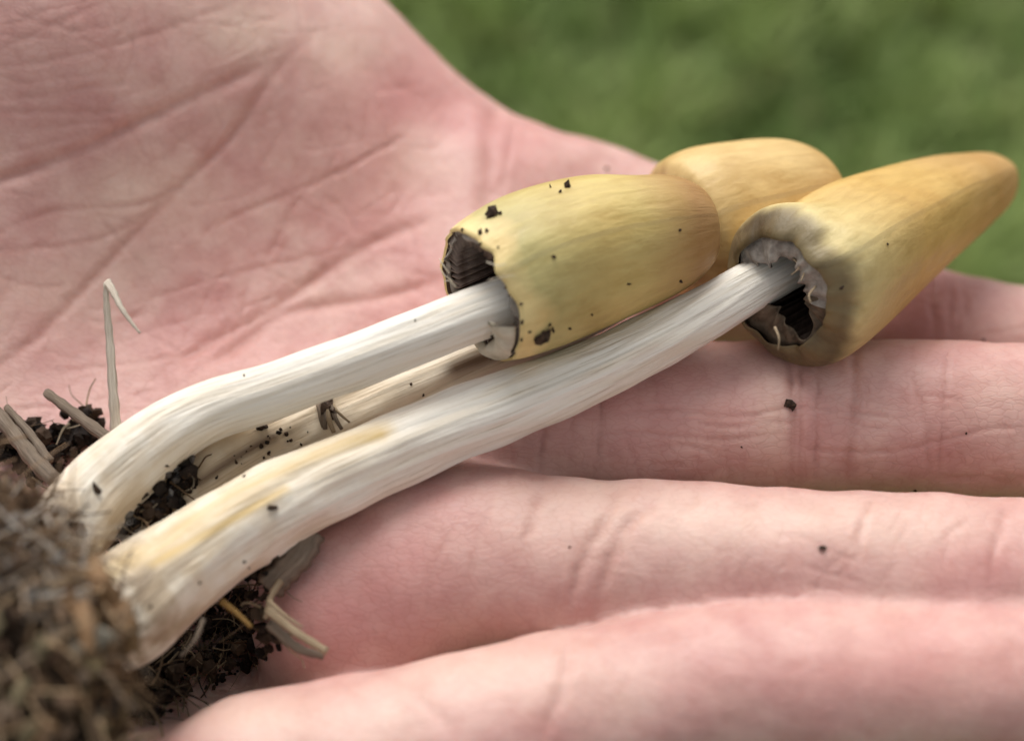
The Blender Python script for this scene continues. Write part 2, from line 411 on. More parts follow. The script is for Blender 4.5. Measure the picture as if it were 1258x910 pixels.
def rbf_fit(xy, z, lam=0.02):
    d = np.linalg.norm(xy[:, None] - xy[None], axis=2)
    n_ = len(xy)
    K = d ** 2 * np.log(d + 1e-9) / 1000.0 + lam * np.eye(n_)
    Pm = np.c_[np.ones(n_), xy / 100.0]
    A = np.block([[K, Pm], [Pm.T, np.zeros((3, 3))]])
    s = np.linalg.solve(A, np.r_[z, 0, 0, 0])
    def f(X, Y):
        o = s[n_] + s[n_ + 1] * X / 100 + s[n_ + 2] * Y / 100
        for i in range(n_):
            d = np.hypot(X - xy[i, 0], Y - xy[i, 1]); o = o + s[i] * d ** 2 * np.log(d + 1e-9) / 1000.0
        return o
    return f

def poly_sdf(poly, X, Y):
    d = np.full(X.shape, 1e9); inside = np.zeros(X.shape, bool)
    n_ = len(poly)
    for i in range(n_):
        a = poly[i]; b = poly[(i + 1) % n_]; e = b - a
        wx, wy = X - a[0], Y - a[1]
        t = np.clip((wx * e[0] + wy * e[1]) / (e @ e), 0, 1)
        d = np.minimum(d, np.hypot(wx - t * e[0], wy - t * e[1]))
        c = ((a[1] > Y) != (b[1] > Y)) & (X < (b[0] - a[0]) * (Y - a[1]) / (b[1] - a[1] + 1e-12) + a[0])
        inside ^= c
    return np.where(inside, -d, d)

def surface_nets(S, origin, h):
    sgn = S < 0
    nx, ny, nz = S.shape
    cnt = np.zeros((nx - 1, ny - 1, nz - 1), np.int8)
    for i in (0, 1):
        for j in (0, 1):
            for k in (0, 1):
                cnt += sgn[i:nx - 1 + i, j:ny - 1 + j, k:nz - 1 + k]
    act = np.argwhere((cnt > 0) & (cnt < 8))
    idx = np.full(cnt.shape, -1, np.int32); idx[tuple(act.T)] = np.arange(len(act))
    acc = np.zeros((len(act), 3)); num = np.zeros(len(act))
    corners = [(i, j, k) for i in (0, 1) for j in (0, 1) for k in (0, 1)]
    for a in corners:
        for ax in range(3):
            if a[ax] == 1: continue
            b = list(a); b[ax] = 1
            pa = act + np.array(a); pb = act + np.array(b)
            va = S[tuple(pa.T)]; vb = S[tuple(pb.T)]
            m = (va < 0) != (vb < 0)
            t = np.where(m, va / np.where(m, va - vb, 1), 0)
            p = np.array(a, float)[None] + t[:, None] * (np.array(b) - np.array(a))[None]
            acc += p * m[:, None]; num += m
    V = origin + (act + acc / num[:, None]) * h
    Q = []
    for ax in range(3):
        o1, o2 = [(1, 2), (2, 0), (0, 1)][ax]
        sl0 = [slice(1, -1)] * 3; sl0[ax] = slice(0, -1)
        sl1 = [slice(1, -1)] * 3; sl1[ax] = slice(1, None)
        a = sgn[tuple(sl0)]; b = sgn[tuple(sl1)]
        off = np.array([1, 1, 1]); off[ax] = 0
        for flip, mask in ((False, a & ~b), (True, ~a & b)):
            e = np.argwhere(mask) + off
            if not len(e): continue
            d1 = np.zeros(3, int); d1[o1] = 1; d2 = np.zeros(3, int); d2[o2] = 1
            q = np.stack([idx[tuple((e - d1 - d2).T)], idx[tuple((e - d2).T)], idx[tuple(e.T)], idx[tuple((e - d1).T)]], 1)
            Q.append(q[:, ::-1] if flip else q)
    Q = np.concatenate(Q); Q = Q[(Q >= 0).all(1)]
    return V, Q

def build_hand(h=0.7):
    lo = np.array([-205., 25., -48.]); hi = np.array([112., 265., 76.])
    xs, ys, zs = [np.arange(lo[i], hi[i], h, dtype=np.float32) for i in range(3)]
    pp = np.array([P(*p) for p in PALM])
    Hf = rbf_fit(pp[:, :2], pp[:, 2])
    X2, Y2 = np.meshgrid(xs, ys, indexing='ij')
    Htop = np.clip(Hf(np.clip(X2, -130, 40), np.clip(Y2, 50, 165)), -12, 36)
    poly = np.array([P(*p)[:2] for p in OUTLINE])
    D2 = poly_sdf(poly, X2, Y2) + 7.0
    Z = zs[None, None, :]
    top = (Z - Htop[..., None]) * 0.88
    thick = 25.0
    bot = (Htop[..., None] * 0.55 - 21 - Z) * 0.95
    slab = np.maximum(top, bot)
    k = 13.0                                       # rounded edge
    out = np.repeat(D2[..., None].astype(np.float32), len(zs), 2)
    S = -smin(-slab, -out, k)
    S = S.astype(np.float32)
    def chain(pts, kk, S0):
        """round cones joined; written into a fresh field (only near the chain)"""
        F_ = np.full(S0.shape, 60.0, np.float32)
        c = np.array([[*P(u, v, hh), r] for u, v, hh, r in pts])
        c = catmull(c, len(pts) * 2 - 1)
        for a, b in zip(c[:-1], c[1:]):
            m0 = np.minimum(a[:3], b[:3]) - 30; m1 = np.maximum(a[:3], b[:3]) + 30
            i0 = np.clip(((m0 - lo) / h).astype(int), 0, None); i1 = np.minimum(((m1 - lo) / h).astype(int) + 1, S0.shape)
            if (i1 <= i0).any(): continue
            sl = tuple(slice(i0[q], i1[q]) for q in range(3))
            x = xs[sl[0]][:, None, None] - a[0]; y = ys[sl[1]][None, :, None] - a[1]; z = zs[sl[2]][None, None, :] - a[2]
            e = b[:3] - a[:3]
            t = np.clip((x * e[0] + y * e[1] + z * e[2]) / (e @ e), 0, 1)
            d = np.sqrt((x - t * e[0]) ** 2 + (y - t * e[1]) ** 2 + (z - t * e[2]) ** 2) - (a[3] + t * (b[3] - a[3]))
            F_[sl] = smin(F_[sl], d, kk)
        return F_
    fing = None
    for nm, pts in FINGERS.items():
        f = chain(pts, 0.8, S)
        fing = f if fing is None else smin(fing, f, 1.0)
    S = smin(S, fing, 7.0)
    S = smin(S, chain(THUMB, 2.0, S), 16.0)
    # wrist and forearm leaving to the left
    for dy, r0 in ((-13, 20.0), (13, 21.0)):
        a = np.array([-95., 108 + dy * 1.4, 0.]); b = np.array([-178., 104 + dy, -10.])
        x = xs[:, None, None] - a[0]; y = ys[None, :, None] - a[1]; z = zs[None, None, :] - a[2]; e = b - a
        t = np.clip((x * e[0] + y * e[1] + z * e[2]) / (e @ e), 0, 1)
        d = np.sqrt((x - t * e[0]) ** 2 + (y - t * e[1]) ** 2 + (z - t * e[2]) ** 2) - (r0 + 2 * t)
        S = smin(S, d.astype(np.float32), 14.0)
    V, Q = surface_nets(S, lo, h)
    # ---- relax
    E_ = np.concatenate([Q[:, [0, 1]], Q[:, [1, 2]], Q[:, [2, 3]], Q[:, [3, 0]]]); E_ = np.concatenate([E_, E_[:, ::-1]])
    deg = np.bincount(E_[:, 0], minlength=len(V)).astype(float)[:, None]
    def lap(V_, n_, lam=0.5):
        for _ in range(n_):
            s_ = np.stack([np.bincount(E_[:, 0], weights=V_[E_[:, 1], i], minlength=len(V_)) for i in range(3)], 1) / deg
            V_ = V_ + lam * (s_ - V_)
        return V_
    V = lap(V, 4)
    def normals(V_):
        fn = np.cross(V_[Q[:, 2]] - V_[Q[:, 0]], V_[Q[:, 3]] - V_[Q[:, 1]])
        vn = np.stack([sum(np.bincount(Q[:, c], weights=fn[:, i], minlength=len(V_)) for c in range(4)) for i in range(3)], 1)
        return vn / (np.linalg.norm(vn, axis=1)[:, None] + 1e-12)
    Nn = normals(V)
    Uq, Vq, _ = project(V)
    vw = np.array([0, 0, HC]) - V
    ok = (Uq > -140) & (Uq < 1400) & (Vq > -110) & (Vq < 1010) & ((Nn * vw).sum(1) > -10)
    sel = ok[Q].all(1)
    ea = np.stack([Q, np.roll(Q, -1, 1)], 2)[sel].reshape(-1, 2); ea.sort(axis=1)
    key = ea[:, 0].astype(np.int64) * len(V) + ea[:, 1]
    uk, inv = np.unique(key, return_inverse=True)
    mids = 0.5 * (V[uk // len(V)] + V[uk % len(V)]); m0 = len(V)
    qs = Q[sel]; cen = V[qs].mean(1); c0 = m0 + len(mids)
    me_ = (m0 + inv.reshape(-1, 4)); ce = c0 + np.arange(len(qs))
    nq = np.concatenate([np.stack([qs[:, i], me_[:, i], ce, me_[:, i - 1]], 1) for i in range(4)])
    lut = dict(zip(uk.tolist(), range(m0, m0 + len(uk))))
    nv0 = len(V); ng = []; plain = []
    selv = np.zeros(nv0, bool); selv[qs.ravel()] = True
    uq = Q[~sel]; touch = selv[uq].sum(1) >= 2
    for f in uq[touch].tolist():
        o_ = []
        for i in range(4):
            a_, b_ = f[i], f[(i + 1) % 4]; o_.append(a_)
            k_ = lut.get(min(a_, b_) * nv0 + max(a_, b_))
            if k_ is not None: o_.append(k_)
        ng.append(o_)
    FACES = nq.tolist() + uq[~touch].tolist() + ng
    V = np.vstack([V, mids, cen]); 
    ngq = np.array([f[:4] for f in ng if len(f) == 4] or np.zeros((0, 4)), int).reshape(-1, 4)
    Q = np.concatenate([nq, uq[~touch], ngq])
    E_ = np.concatenate([Q[:, [0, 1]], Q[:, [1, 2]], Q[:, [2, 3]], Q[:, [3, 0]]]); E_ = np.concatenate([E_, E_[:, ::-1]])
    deg = np.maximum(np.bincount(E_[:, 0], minlength=len(V)), 1).astype(float)[:, None]
    has = np.bincount(E_[:, 0], minlength=len(V)) > 3
    V = np.where(has[:, None], lap(V, 3), V)
    Nn = normals(V)
    # ---- skin creases: palm lines and finger joint folds
    U_, V_, dep = project(V)
    view = (np.array([0, 0, HC]) - V); view /= np.linalg.norm(view, axis=1)[:, None]
    facing = np.clip(((Nn * view).sum(1) - 0.02) / 0.15, 0, 1)
    disp = np.zeros(len(V)); cr = np.zeros(len(V))
    r_ = np.random.default_rng(5)
    for (w, dpt, tint, pts) in CREASES:
        c = catmull(np.array(pts, float), max(12, len(pts) * 6))
        c = c + r_.normal(0, 0.7, c.shape)
        m = (U_ > c[:, 0].min() - 5 * w) & (U_ < c[:, 0].max() + 5 * w) & (V_ > c[:, 1].min() - 5 * w) & (V_ < c[:, 1].max() + 5 * w)
        ii = np.nonzero(m)[0]
        if not len(ii): continue
        best = np.full(len(ii), 1e9); bt = np.zeros(len(ii))
        for s_ in range(len(c) - 1):
            a, b = c[s_], c[s_ + 1]; e = b - a
            wx, wy = U_[ii] - a[0], V_[ii] - a[1]
            t = np.clip((wx * e[0] + wy * e[1]) / (e @ e + 1e-9), 0, 1)
            d = np.hypot(wx - t * e[0], wy - t * e[1])
            q = d < best; best[q] = d[q]; bt[q] = (s_ + t[q]) / (len(c) - 1)
        fade = np.clip(np.minimum(bt, 1 - bt) * 6, 0, 1) * 0.85 + 0.15
        fade = np.where((bt < 0.02) & (c[0, 0] <= 2), 1, fade)
        fade = fade * (0.8 + 0.2 * np.sin(bt * 17 + r_.uniform(0, 6)))
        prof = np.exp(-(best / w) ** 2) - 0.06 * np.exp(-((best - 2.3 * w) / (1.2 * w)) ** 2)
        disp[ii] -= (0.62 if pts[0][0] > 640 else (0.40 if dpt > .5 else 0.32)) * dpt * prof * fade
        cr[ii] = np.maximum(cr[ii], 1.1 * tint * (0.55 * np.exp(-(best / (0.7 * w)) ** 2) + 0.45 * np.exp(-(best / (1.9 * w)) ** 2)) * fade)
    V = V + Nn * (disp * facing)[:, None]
    # soft unevenness of flesh
    low = np.array([noise.noise(Vector(p * 0.07)) * 0.45 + noise.noise(Vector(p * 0.19)) * 0.18 + noise.noise(Vector(p * 0.7)) * 0.045 for p in V])
    V = V + Nn * low[:, None]
    flush_shade = np.zeros(len(V)); pale = np.zeros(len(V))
    for u, v, ru, rv, a in FLUSH_SHADE:
        flush_shade = np.maximum(flush_shade, a * np.exp(-((U_ - u) / ru) ** 2 - ((V_ - v) / rv) ** 2))
    for u, v, ru, rv, a in PALE:
        pale = np.maximum(pale, a * np.exp(-((U_ - u) / ru) ** 2 - ((V_ - v) / rv) ** 2))
    o = mesh_obj('hand', V, FACES, M['skin'], origin=P(300, 480, -18), attrs={'crease': np.clip(cr * facing, 0, 1), 'flush_shade': flush_shade, 'pale': pale})
    tag(o, 'open pink human hand with creased palm up, holding the three mushrooms', 'hand')
    return o

# (half width px, depth mm, redness, polyline in photo pixels)
CREASES_ = [
 (9, 1.5, .40, [(-40,240),(0,222),(60,200),(120,176),(180,146),(240,119),(290,96),(335,76)]),
 (4, .35, .20, [(0,122),(60,116),(120,106),(170,102)]), (4, .35, .18, [(0,140),(70,137),(160,138)]),
 (4, .35, .22, [(0,84),(70,73),(150,52),(230,26),(280,8)]), (4, .3, .2, [(0,62),(40,42),(90,20),(130,2)]),
 (3, .25, .2, [(20,18),(60,32),(110,40)]), (3, .25, .18, [(150,30),(165,60),(155,95)]),
 (7, .85, .42, [(-30,478),(0,447),(45,415),(85,372),(130,325),(170,283),(212,240),(250,202),(290,160),(320,115),(345,80),(388,40)]),
 (8, 1.0, .48, [(200,465),(250,425),(325,384),(385,345),(428,315),(472,292),(540,264)]),
 (7, 1.1, .50, [(235,460),(290,425),(345,388),(400,374),(448,368),(485,360),(548,342)]),
 (4, .45, .32, [(0,286),(55,262),(105,256),(175,250),(215,230),(260,195),(300,150)]),
 (4, .40, .28, [(0,308),(75,303),(130,290),(180,262),(205,240)]),
 (4, .45, .30, [(245,288),(310,256),(370,233),(425,208),(475,180),(500,165)]),
 (3, .35, .30, [(318,330),(338,300),(355,262),(378,232),(388,205)]),
 (3, .32, .28, [(150,376),(230,352),(310,330),(375,316),(440,300)]),
 (3, .32, .25, [(310,330),(300,370),(288,410),(280,450)]), (3, .3, .25, [(316,326),(345,340),(372,352)]),
 (3, .3, .25, [(60,455),(110,450),(200,440),(300,420)]), (3, .3, .22, [(0,505),(60,500),(120,512),(180,500)]),
 (3, .3, .25, [(205,455),(235,400),(262,352),(290,320)]), (3, .3, .2, [(95,390),(140,395),(190,380)]),
 (3, .2, .2, [(420,120),(428,160),(424,200)]), (3, .2, .2, [(455,110),(448,150),(440,190)]),
 (3, .3, .25, [(400,240),(425,262),(440,285)]), (3, .28, .22, [(480,215),(490,245),(470,270)]), (3, .3, .2, [(230,210),(270,160),(268,140)]),
 (3, .3, .2, [(0,340),(40,352),(90,350)]), (3, .28, .22, [(30,160),(90,152),(150,150)]), (3, .3, .24, [(180,330),(150,300),(120,262)]),
 (3, .28, .2, [(0,190),(60,176),(120,160)]), (3, .28, .2, [(350,60),(300,75),(240,100)]),
 (12, .9, .28, [(612,120),(602,170),(600,220),(592,275)]), (5, .4, .2, [(632,150),(622,200),(618,240)]),
 # middle finger
 (4, .5, .35, [(668,455),(670,500),(662,575)]), (3, .4, .3, [(743,452),(738,500),(735,575)]), (3, .3, .25, [(700,470),(702,520),(698,575)]),
 (5, .55, .38, [(968,425),(973,470),(976,520),(972,602)]), (3, .45, .35, [(985,425),(984,500),(982,600)]), (3, .4, .35, [(1006,425),(1004,500),(1003,602)]),
 (6, .6, .40, [(1048,422),(1050,480),(1046,540),(1040,602)]), (5, .4, .32, [(1118,425),(1128,480),(1140,540),(1142,602)]), (3, .35, .3, [(1165,425),(1160,500),(1152,602)]),
 (3, .28, .28, [(745,508),(830,503),(900,512),(980,500),(1060,507),(1110,514)]), (3, .26, .25, [(1100,556),(1160,540),(1210,528),(1258,524)]),
 (3, .24, .22, [(700,535),(790,532),(880,540),(950,535)]), (3, .24, .22, [(990,552),(1050,556),(1110,553)]), (3, .22, .2, [(1150,590),(1200,588),(1258,594)]),
 # index finger
 (5, .5, .3, [(1150,332),(1146,370),(1150,415)]), (3, .3, .25, [(1170,336),(1166,380),(1168,415)]),
 # ring finger
 (8, .7, .34, [(815,612),(775,640),(748,690),(728,770)]), (7, .6, .32, [(757,600),(742,640),(715,690),(694,760)]), (5, .4, .3, [(668,592),(655,630),(640,690)]),
 (5, .35, .25, [(1075,612),(1060,640),(1052,690)]), (6, .35, .25, [(1240,618),(1225,660),(1218,720)]), (4, .3, .2, [(560,640),(530,700),(520,770)]), (4, .3, .2, [(610,600),(590,650),(570,720)]),
 # pinky side
 (8, .5, .15, [(700,790),(690,840),(670,900)]), (8, .4, .12, [(470,830),(520,860),(560,905)]),
]
CREASES = list(CREASES_)
_r = np.random.default_rng(12)
for _ in range(230):                       # the net of faint lines over the palm
    u0, v0 = _r.uniform(-20, 560), _r.uniform(0, 520)
    if v0 < (u0 - 450) * 0.8 + 20: continue
    a_ = R(_r.choice([-38, -20, -65, -100, 20]) + _r.normal(0, 12)); L_ = _r.uniform(40, 130); b_ = _r.normal(0, 3.5)
    CREASES.append((_r.uniform(1.8, 3.0), _r.uniform(.06, .24), _r.uniform(.06, .20), [(u0 - math.cos(a_) * L_ / 2, v0 - math.sin(a_) * L_ / 2), (u0 + b_, v0 + b_), (u0 + math.cos(a_) * L_ / 2, v0 + math.sin(a_) * L_ / 2)]))
for _ in range(130):                       # and along and across the fingers
    f_ = _r.integers(3)
    u0 = _r.uniform(600, 1258); v0 = [_r.uniform(440, 600), _r.uniform(600, 730), _r.uniform(345, 415)][f_]
    a_ = R((_r.choice([0, 4, 90, 84]) if f_ != 1 else _r.choice([115, 125, 5])) + _r.normal(0, 9)); L_ = _r.uniform(25, 90); b_ = _r.normal(0, 4)
    CREASES.append((_r.uniform(2.0, 3.0), _r.uniform(.08, .22), _r.uniform(.08, .22), [(u0 - math.cos(a_) * L_ / 2, v0 - math.sin(a_) * L_ / 2), (u0 + b_, v0 + b_), (u0 + math.cos(a_) * L_ / 2, v0 + math.sin(a_) * L_ / 2)]))
FLUSH_SHADE = [(390,760,70,60,.6),(480,120,110,70,.55),(80,40,160,70,.35),(470,230,90,80,.45),(560,390,120,60,.55),(700,480,140,60,.45),(850,480,200,80,.35),(480,690,150,110,.35),  # real skin redness, and the shade of the palm valley painted in
         (1130,830,160,80,.6),(1200,690,120,40,.4),(1180,370,120,60,.45),(640,170,60,60,.4),(300,440,170,50,.35),(80,560,120,80,.35)]
PALE = [(300,40,60,45,.7),(420,60,60,40,.5),(180,240,90,50,.45),(60,360,90,50,.3),(1000,640,260,35,.5),(700,640,110,60,.45),(640,820,150,50,.45),(330,880,120,40,.5),(1220,500,60,60,.35),(950,520,24,70,.5),(500,200,40,40,.3)]  # pale skin patches; those at the top of the palm paint in its highlight
hand = build_hand()

# ================================================================== mushrooms
def stem(name, nodes, mat, parent, ns=84, n=120, seed=1, amp=0.05, foot_len=30, stain=None):
    c4 = catmull(np.array([[*P(u, v, h), r] for u, v, h, r in nodes]), n)
    w0 = wob(seed, amp); w1 = wob(seed + 50, 0.035, 0.9, 7)
    def rf_(L, A):
        tw = A + 0.012 * L + 0.25 * np.sin(L * 0.11 + seed)
        flute = 0.020 * np.sin(5 * tw + seed) + 0.016 * np.sin(9 * tw + 2 * seed) + 0.011 * np.sin(16 * tw + 1.3 * seed + 0.4 * np.sin(L * .3)) + 0.007 * np.sin(27 * tw + 0.5 * np.sin(L * .5))
        return w0(L, A) * w1(L, A) + flute
    V, F, uv = sweep(c4[:, :3], c4[:, 3], ns, (True, True), rf_)
    L = uv[:, 0]
    # fine fluting
    foot = np.clip(1 - L / foot_len, 0, 1)
    st = np.zeros(len(V))
    if stain:
        U_, V_, _ = project(V)
        for (pts, w) in stain:
            c = catmull(np.array(pts, float), 60)
            d = np.min(np.hypot(U_[:, None] - c[None, :, 0], V_[:, None] - c[None, :, 1]), 1)
            st = np.maximum(st, np.exp(-(d / w) ** 2))
    o = mesh_obj('stem', V, F, mat, parent, uv=uv, attrs={'foot': foot, 'stain': st})
    return o, c4

def cap(c_nodes, prof, mat, parent, ns=96, n=70, seed=3, amp=0.03, rim_notch=0.5, squash=1.0, wall=0.9, inner_to=0.75, incurve=None, dents=None, ragged=0.5, bruise=None, lining=None):
    """c_nodes: axis (u,v,h) margin -> apex; prof: [(t, r mm)]"""
    c = catmull(np.array([P(*p) for p in c_nodes]), n * 4)
    pt = np.array(prof)
    s = 1 - (1 - np.linspace(0, 1, n)) ** 1.0
    s = np.sin(np.linspace(0, np.pi / 2, n)) * 0.5 + 0.5 * np.linspace(0, 1, n)
    ci = np.stack([np.interp(s, np.linspace(0, 1, len(c)), c[:, i]) for i in range(3)], 1)
    tt, nn, bb = frames(c)
    fr = [np.stack([np.interp(s, np.linspace(0, 1, len(c)), a[:, i]) for i in range(3)], 1) for a in (tt, nn, bb)]
    pr = catmull(pt, 200)
    rad = np.interp(s, pr[:, 0], pr[:, 1])
    L = s * np.sum(np.linalg.norm(np.diff(c, axis=0), axis=1))
    ang = np.linspace(0, 2 * np.pi, ns, endpoint=False)
    f = wob(seed, amp, 0.16, 4)(L[:, None] + 0 * ang, ang[None] + 0 * L[:, None])
    rr = rad[:, None] * f
    if dents:
        for (t0, a0, wt, wa, dep) in dents:
            da = np.angle(np.exp(1j * (ang - a0)))
            rr = rr - dep * np.exp(-((s[:, None] - t0) / wt) ** 2 - (da[None] / wa) ** 2)
    rr = np.maximum(rr, 0.001)
    r_ = np.random.default_rng(seed)
    edge = sum(r_.normal(0, 1) * np.cos(k * ang + r_.uniform(0, 6.28)) / (1 + 0.5 * k) for k in range(1, 26)) * ragged * 0.7
    fall = np.clip(1 - s / 0.12, 0, 1)[:, None] ** 1.5
    shift = edge[None] * fall
    Vo = ci[:, None] + fr[0][:, None] * shift[..., None] + rr[..., None] * (np.cos(ang)[None, :, None] * fr[2][:, None] + np.sin(ang)[None, :, None] * squash * fr[1][:, None])
    m_in = int(n * inner_to)
    ri = np.maximum(rr - wall * np.clip(0.35 + s / 0.08, 0, 1)[:, None], 0.05)
    Vi = ci[:, None] + fr[0][:, None] * (shift + 0.1)[..., None] + ri[..., None] * (np.cos(ang)[None, :, None] * fr[2][:, None] + np.sin(ang)[None, :, None] * squash * fr[1][:, None])
    V = Vo.reshape(-1, 3)
    uv = np.stack([np.repeat(L, ns), np.tile(ang / (2 * np.pi), n)], 1)
    F = [[i * ns + j, i * ns + (j + 1) % ns, (i + 1) * ns + (j + 1) % ns, (i + 1) * ns + j] for i in range(n - 1) for j in range(ns)]
    V = np.vstack([V, ci[-1] + fr[0][-1] * 0.15]); uv = np.vstack([uv, [L[-1], 0]])
    F += [[n * ns, (n - 1) * ns + j, (n - 1) * ns + (j + 1) % ns] for j in range(ns)]
    # fold over the margin into the first inner ring
    o0 = len(V); V = np.vstack([V, Vi[0:1].reshape(-1, 3)]); uv = np.vstack([uv, np.stack([np.repeat(L[:1], ns), np.tile(ang / 6.283, 1)], 1)])
    F += [[j, o0 + j, o0 + (j + 1) % ns, (j + 1) % ns] for j in range(ns)]
    t = np.concatenate([np.repeat(s, ns), [1.0], np.zeros(ns)])
    br = np.zeros(len(V))
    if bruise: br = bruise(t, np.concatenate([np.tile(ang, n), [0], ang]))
    co = mesh_obj('cap', V, F, mat, parent, uv=uv, attrs={'t': t, 'bruise': br})
    # dark lining inside
    Vl = Vi[0:m_in].reshape(-1, 3); k = m_in
    Fl = [[i * ns + (j + 1) % ns, i * ns + j, (i + 1) * ns + j, (i + 1) * ns + (j + 1) % ns] for i in range(k - 1) for j in range(ns)]
    Fl.append([(k - 1) * ns + j for j in range(ns)][::-1])
    mesh_obj('cap_lining', Vl, Fl, lining or M['gill'], co)
    return co, dict(ci=ci, fr=fr, rr=ri, s=s, ang=ang, squash=squash, edge=edge)

def gills(info, parent, count, i0, i1, inner, mat, thick=0.12):
    """radial gill plates hanging from the lining towards the stem"""
    ci, fr, rr, ang, sq = info['ci'], info['fr'], info['rr'], info['ang'], info['squash']
    rows = np.linspace(i0, i1, 9).astype(int)
    for q in range(count):
        a = 2 * np.pi * (q + 0.3 * random.random()) / count
        j = int(a / (2 * np.pi) * len(ang)) % len(ang)
        dirs = np.cos(a) * fr[2][rows] + np.sin(a) * sq * fr[1][rows]
        tang = -np.sin(a) * fr[2][rows] + np.cos(a) * sq * fr[1][rows]
        ro = rr[rows, j] + 0.1; ri = ro * (inner + 0.12 * np.linspace(1, 0, 9) ** 2 * 3 * (1 - inner))
        w = 0.25 * math.sin(q * 2.1)
        V = np.concatenate([ci[rows] + dirs * ro[:, None] + tang * thick, ci[rows] + dirs * ri[:, None] + tang * (w + thick * .4),
                            ci[rows] + dirs * ri[:, None] + tang * (w - thick * .4), ci[rows] + dirs * ro[:, None] - tang * thick])
        F = []
        for i in range(8):
            for k in range(3):
                F.append([k * 9 + i, k * 9 + i + 1, (k + 1) * 9 + i + 1, (k + 1) * 9 + i])
        F.append([0, 9, 18, 27]); F.append([8 + 27, 8 + 18, 8 + 9, 8])
        mesh_obj('gill', V, F, mat, parent)

def tube(pts_mm, r, ns=6, n=None, taper=(1, 1), flat=1.0):
    pts = np.asarray(pts_mm, float)
    n = n or max(4, len(pts) * 4)
    c = catmull(pts, n) if len(pts) > 2 else pts[0] + np.linspace(0, 1, n)[:, None] * (pts[1] - pts[0])
    rad = r * np.linspace(taper[0], taper[1], n)
    return sweep(c, rad, ns, (True, True))

def veil(info, parent, rows, r_in, seed, mat, name='torn_veil', a0=0, a1=2 * math.pi, out=0.0, n=110, layers=7, droop=1.5, thick=0.25, jagged=0.16, kmax=34):
    """ragged skin from the margin in towards the stem"""
    ci, fr, rr, ang, sq = info['ci'], info['fr'], info['rr'], info['ang'], info['squash']
    r_ = np.random.default_rng(seed)
    A = np.linspace(a0, a1, n)
    jag = sum(r_.normal(0, 1) * np.cos(k * A + r_.uniform(0, 6.28)) / (k ** 0.7) for k in range(2, kmax)) * jagged
    full = abs(a1 - a0 - 2 * math.pi) < 1e-3
    V = []
    for i in range(layers + 1):
        q = i / layers
        row = rows
        R0 = np.interp(A % (2 * np.pi), np.r_[ang, 2 * np.pi], np.r_[rr[row], rr[row][0]])
        rad = R0 * (1 - q * (1 - np.clip(r_in + jag, 0.25, 0.95)))
        fold = (0.3 * np.sin(A * 11 + seed + 2.5 * np.sin(A * 3)) + 0.22 * np.sin(A * 17 + 2 * seed + 4 * q + 2 * np.sin(A * 5 + 1)) + 0.25 * np.sin(A * 5 + seed)) * q
        p = ci[row] + (np.cos(A)[:, None] * fr[2][row] + np.sin(A)[:, None] * sq * fr[1][row]) * rad[:, None] + fr[0][row] * (out + fold - droop * math.sin(q * 2.4) * 0.6 + np.interp(A % 6.283, np.r_[ang, 6.283], np.r_[info['edge'], info['edge'][0]]) * (1 - q))[:, None]
        V.append(p)
    Vt = np.array(V).reshape(-1, 3)
    Vb = Vt + fr[0][rows] * thick
    F = []; K = (layers + 1) * n
    for i in range(layers):
        for j in range(n - 1):
            F.append([i * n + j, i * n + j + 1, (i + 1) * n + j + 1, (i + 1) * n + j])
            F.append([K + i * n + j, K + (i + 1) * n + j, K + (i + 1) * n + j + 1, K + i * n + j + 1])
    for j in range(n - 1):
        a, b = layers * n + j, layers * n + j + 1
        F.append([a, b, K + b, K + a]); F.append([j + 1, j, K + j, K + j + 1])
    return mesh_obj(name, np.vstack([Vt, Vb]), F, mat, parent)

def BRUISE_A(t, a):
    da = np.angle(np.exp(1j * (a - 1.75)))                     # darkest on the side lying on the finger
    db = np.angle(np.exp(1j * (a + 1.75)))                      # and on the far shoulder
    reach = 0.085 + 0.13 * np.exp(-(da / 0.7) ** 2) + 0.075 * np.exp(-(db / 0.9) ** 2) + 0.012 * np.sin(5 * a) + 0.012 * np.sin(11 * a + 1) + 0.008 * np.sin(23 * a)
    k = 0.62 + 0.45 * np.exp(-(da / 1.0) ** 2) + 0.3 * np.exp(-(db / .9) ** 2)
    return np.clip(1.8 * (1 - t / reach), 0, 1) * np.clip(k, 0, 1)
